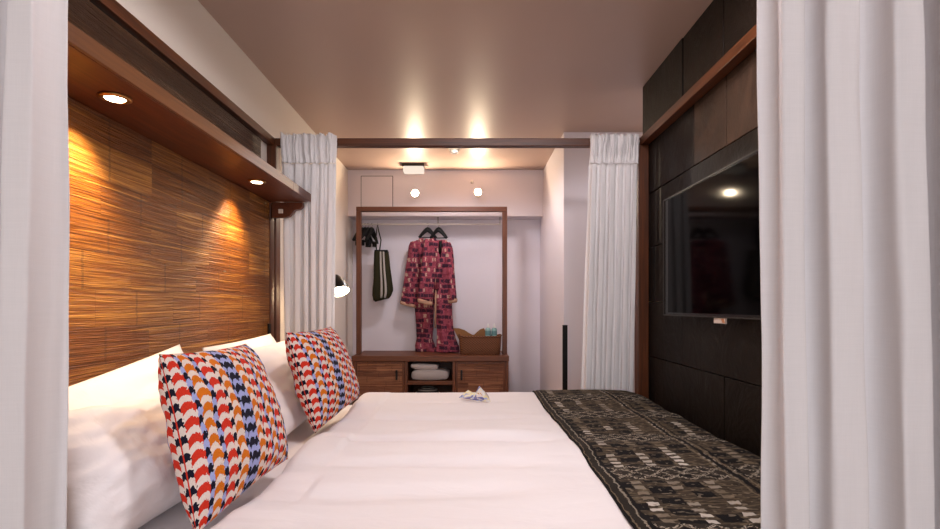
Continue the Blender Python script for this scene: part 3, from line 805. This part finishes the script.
# towels in the open middle of the cabinet
def towel(w, dpt, h, seed):
    def ring(y, k):
        out = []
        for i in range(36):
            a = 2*PI*i/36; ca, sa = math.cos(a), math.sin(a)
            X = w*k*math.copysign(abs(ca)**.45, ca); Z = h*.5*math.copysign(abs(sa)**.7, sa)
            out.append((X, y, h*.5+Z*(1-.25*(1-k))+.008*fbm(a*1.3, y*5, seed)))
        return out
    return MB().rings([ring(-dpt+2*dpt*i/14, .93 if i in (0, 14) else 1) for i in range(15)])
zt = pz(381.5, 4.79)
t1 = towel(.176, .12, .098, 3).build('folded_towel', MAT['towel'], smooth=True)
t1.location = (px(430, 4.85), 4.97, zt+.001); tag(t1, 'lower folded white towel in the open middle of the cabinet', 'towel', 'folded towels')
t2 = towel(.13, .12, .052, 8).build('folded_towel', MAT['towel'], smooth=True)
t2.location = (px(424, 4.85), 4.97, zt+.104); t2.rotation_euler = (0, .05, 0); tag(t2, 'thin upper folded white towel lying on the other', 'towel', 'folded towels')
rb_ = thing('round_basket', (px(427.5, 4.95), 4.97, .105), 'round dark grey woven basket in the lower compartment of the cabinet', 'basket')
o = MB().lathe([(0, 0), (.11, 0), (.125, .05), (.122, .13), (.10, .19), (.05, .215), (0, .22)], n=30).build('basket_body', MAT['wicker_dark'], None, smooth=True); o.parent = rb_
rgm = MB()
for r, z in ((.112, .165), (.09, .20), (.06, .215), (.125, .1), (.127, .06)): rgm.tube([(r*math.cos(2*PI*i/30), r*math.sin(2*PI*i/30), z) for i in range(31)], .006, 6)
o = rgm.build('cord_coils', MAT['pale_stripe'], None, smooth=True); o.parent = rb_

# ------------------------------------------------------------------ fittings
LAMPS = [(px(415, 5.0), 5.0, pz(193, 5.0)), (px(478, 5.0), 5.0, pz(192, 5.0))]
for (x, y, z), lab in zip(LAMPS, ('left lit spotlight on the white wall above the robes', 'right lit spotlight on the white wall above the basket')):
    w = thing('wall_spotlight', (x, 5.15, z), lab, 'wall lamp', 'wall spotlights above the wardrobe')
    MB().lathe([(0, 0), (.03, 0), (.03, -.012), (0, -.012)], (x, 5.15, z), (0, 1, 0)).build('wall_plate', MAT['white_plastic'], w)
    MB().tube([(x, 5.14, z), (x, 5.07, z)], .008).build('arm', MAT['white_plastic'], w, smooth=True)
    MB().lathe([(0, .075), (.022, .07), (.033, .04), (.036, 0), (.033, 0), (.030, .035), (0, .05)], (x, y, z), (0, 1, 0), cap=False).build('lamp_head', MAT['white_plastic'], w, smooth=True)
    MB().lathe([(0, -.012), (.015, -.010), (.026, 0), (.030, .014), (0, .02)], (x, y, z), (0, 1, 0), cap=False).build('bulb', MAT['warm_bulb'], w, smooth=True)

em = thing('emergency_light', (px(413, 4.9), 4.9, CZ), 'flat white rectangular light fitting on the ceiling near the back wall', 'light fitting')
MB().box(px(402, 4.9), px(424, 4.9), 4.90, 5.0, CZ-.026, CZ).build('housing', MAT['tv_edge'], em, bevel=.004)
MB().box(px(403, 4.9), px(423.5, 4.9), 4.895, 4.995, CZ-.082, CZ-.026).build('diffuser', MAT['lit_diffuser'], em, bevel=.008)
sd = thing('smoke_detector', (px(454.5, 4.4), 4.4, CZ), 'round white smoke detector on the ceiling just behind the crossbeam', 'smoke detector')
MB().lathe([(0, 0), (.05, 0), (.05, -.02), (.044, -.03), (0, -.03)], (px(454.5, 4.4), 4.4, CZ)).build('base', MAT['white_plastic'], sd, smooth=False)
MB().lathe([(0, -.03), (.034, -.03), (.034, -.052), (.024, -.06), (0, -.06)], (px(454.5, 4.4), 4.4, CZ)).build('sensor_head', MAT['white_plastic'], sd, smooth=False)
tag(MB().lathe([(0, 0), (.018, 0), (.016, -.012), (0, -.018)], (px(472, 5.15), 5.15, pz(182, 5.15)), (0, 1, 0)).build('wall_sensor', MAT['white_plastic'], smooth=True), 'tiny round sensor on the white wall left of the right bulb', 'sensor')

# reading lamp on the left wall past the bed curtain
LX, LY, LZ = px(339.5, 3.45), 3.45, pz(291.5, 3.45)
ax = Vector((-.34, .42, .9)).normalized()
rd = thing('reading_lamp', (XL, LY, LZ+.12), 'black cone shaded reading lamp glowing beside the far curtain', 'wall lamp')
top = Vector((LX, LY, LZ)) + ax*.125
MB().lathe([(.070, -.002), (.066, .03), (.045, .085), (.026, .115), (.018, .125), (0, .127), (0, .120), (.016, .118), (.040, .082), (.062, .03), (.066, -.002)], (LX, LY, LZ), ax, 32, cap=False).build('lamp_shade', MAT['black_metal'], rd, smooth=True)
MB().lathe([(.0655, -.001), (.060, .03), (.038, .082), (.014, .116)], (LX, LY, LZ), ax, 32, cap=False).build('shade_lining', MAT['white_plastic'], rd, smooth=True)
lamp_arm = MB().tube([top, top+Vector((-.06, .02, .03)), (XL+.1, LY+.03, LZ+.16), (XL+.01, LY+.03, LZ+.16)], .007).build('arm', MAT['black_metal'], rd, smooth=True)
MB().lathe([(0, 0), (.045, 0), (.045, .015), (0, .018)], (XL, LY+.03, LZ+.16), (1, 0, 0)).build('wall_plate', MAT['black_metal'], rd)
bc = Vector((LX, LY, LZ)) + ax*.030
MB().lathe([(0, -.032)]+[(.042*math.cos(a), .032*math.sin(a)) for a in [-1.4+2.8*i/12 for i in range(13)]]+[(0, .032)], bc, ax, cap=False).build('bulb', MAT['reading_bulb'], rd, smooth=True)

# ------------------------------------------------------------------ light
def lamp(name, ty, loc, energy, col, **k):
    l = bpy.data.lights.new(name, ty); l.energy = energy; l.color = col
    for a, b in k.items(): setattr(l, a, b)
    o = bpy.data.objects.new(name, l); COL.objects.link(o); o.location = loc; return o
WARM = (1.0, .70, .42)
for i, dy in enumerate((1.493, 2.496)):
    o = lamp('downlight_lamp', 'SPOT', (-1.013, dy, zs0-.015), 38, (1, .74, .44), spot_size=math.radians(94), spot_blend=1.0, shadow_soft_size=.025)
    o.rotation_euler = (0, math.radians(17), 0)
for x, y, z in LAMPS:
    o = lamp('wall_spotlight_lamp', 'SPOT', (x, y-.02, z), 13, (1, .78, .54), shadow_soft_size=.02, spot_size=math.radians(172), spot_blend=.3)
    o.rotation_euler = (math.radians(-128), 0, 0)
lamp('reading_lamp_light', 'POINT', Vector((LX, LY, LZ))-ax*.01, 4.5, WARM, shadow_soft_size=.03)
for x, lab in ((.05, 'left'), (.60, 'right')):  # unseen fill lamps with fittings, added to brighten the bed
    cl = thing('fill_downlight', (x, 1.45, CZ), 'added fill downlight over the near half of the bed, %s one' % lab, 'added fill light', 'added fill downlights over the bed')
    MB().lathe([(0, 0), (.09, 0), (.09, -.006), (.075, -.008), (.07, -.003), (0, -.003)], (x, 1.45, CZ)).build('trim_ring', MAT['white_plastic'], cl, smooth=True)
    MB().lathe([(0, -.0035), (.07, -.0035), (.068, -.006), (0, -.006)], (x, 1.45, CZ)).build('lens', MAT['warm_disc'], cl)
    lamp('fill_downlight_lamp', 'SPOT', (x, 1.45, CZ-.03), 34, (.98, .92, .97), spot_size=math.radians(176), spot_blend=.2, shadow_soft_size=.09)
cl = thing('fill_downlight', (-.1, 4.26, CZ), 'added fill downlight hidden behind the crossbeam in the wardrobe alcove', 'added fill light')  # unseen fitting, added as fill for the wardrobe and back wall
MB().lathe([(0, 0), (.07, 0), (.07, -.006), (.055, -.008), (.05, -.003), (0, -.003)], (-.1, 4.26, CZ)).build('trim_ring', MAT['white_plastic'], cl, smooth=True)
MB().lathe([(0, -.0035), (.05, -.0035), (.048, -.006), (0, -.006)], (-.1, 4.26, CZ)).build('lens', MAT['warm_disc'], cl)
lamp('alcove_fill_lamp', 'SPOT', (-.1, 4.26, CZ-.03), 42, (.93, .90, .98), spot_size=math.radians(165), spot_blend=.5, shadow_soft_size=.12)
cl = thing('fill_downlight', (1.5, 3.6, CZ), 'added fill downlight in the side passage beyond the slate wall', 'added fill light')  # out of view, added as fill for the wall beyond the bed
MB().lathe([(0, 0), (.07, 0), (.07, -.006), (.055, -.008), (.05, -.003), (0, -.003)], (1.5, 3.6, CZ)).build('trim_ring', MAT['white_plastic'], cl, smooth=True)
MB().lathe([(0, -.0035), (.05, -.0035), (.048, -.006), (0, -.006)], (1.5, 3.6, CZ)).build('lens', MAT['warm_disc'], cl)
lamp('passage_fill_lamp', 'SPOT', (1.5, 3.6, CZ-.03), 13, (.88, .88, 1.0), spot_size=math.radians(165), spot_blend=.5, shadow_soft_size=.12)
a = lamp('added_daylight', 'AREA', (0, -2.32, 1.3), 53, (.93, .95, 1.0), shape='RECTANGLE', size=3.3, size_y=1.85)  # fill daylight shining in through the added window
a.rotation_euler = (math.radians(90), 0, 0)
w = bpy.data.worlds.new('overcast sky'); SC.world = w; w.use_nodes = True
w.node_tree.nodes['Background'].inputs[0].default_value = (.8, .88, 1, 1); w.node_tree.nodes['Background'].inputs[1].default_value = 1.0

# ------------------------------------------------------------------ camera
cd = bpy.data.cameras.new('camera'); cam = bpy.data.objects.new('camera', cd); COL.objects.link(cam); SC.camera = cam
cam.location = (0, 0, H); cam.rotation_euler = (math.radians(90), 0, 0)
cd.sensor_fit = 'HORIZONTAL'; cd.sensor_width = 36; cd.lens = 520/940*36
cd.shift_x = 2/940; cd.shift_y = 41.5/940; cd.clip_start = .02
vs = SC.view_settings
SC.display_settings.display_device = 'sRGB'
vs.view_transform = 'Standard'; vs.look = 'None'; vs.gamma = 1; vs.use_curve_mapping = False; vs.exposure = 0.3
SC.cycles.use_denoising = True; SC.cycles.sample_clamp_indirect = 6; SC.cycles.max_bounces = 10; SC.cycles.caustics_reflective = False; SC.cycles.caustics_refractive = False
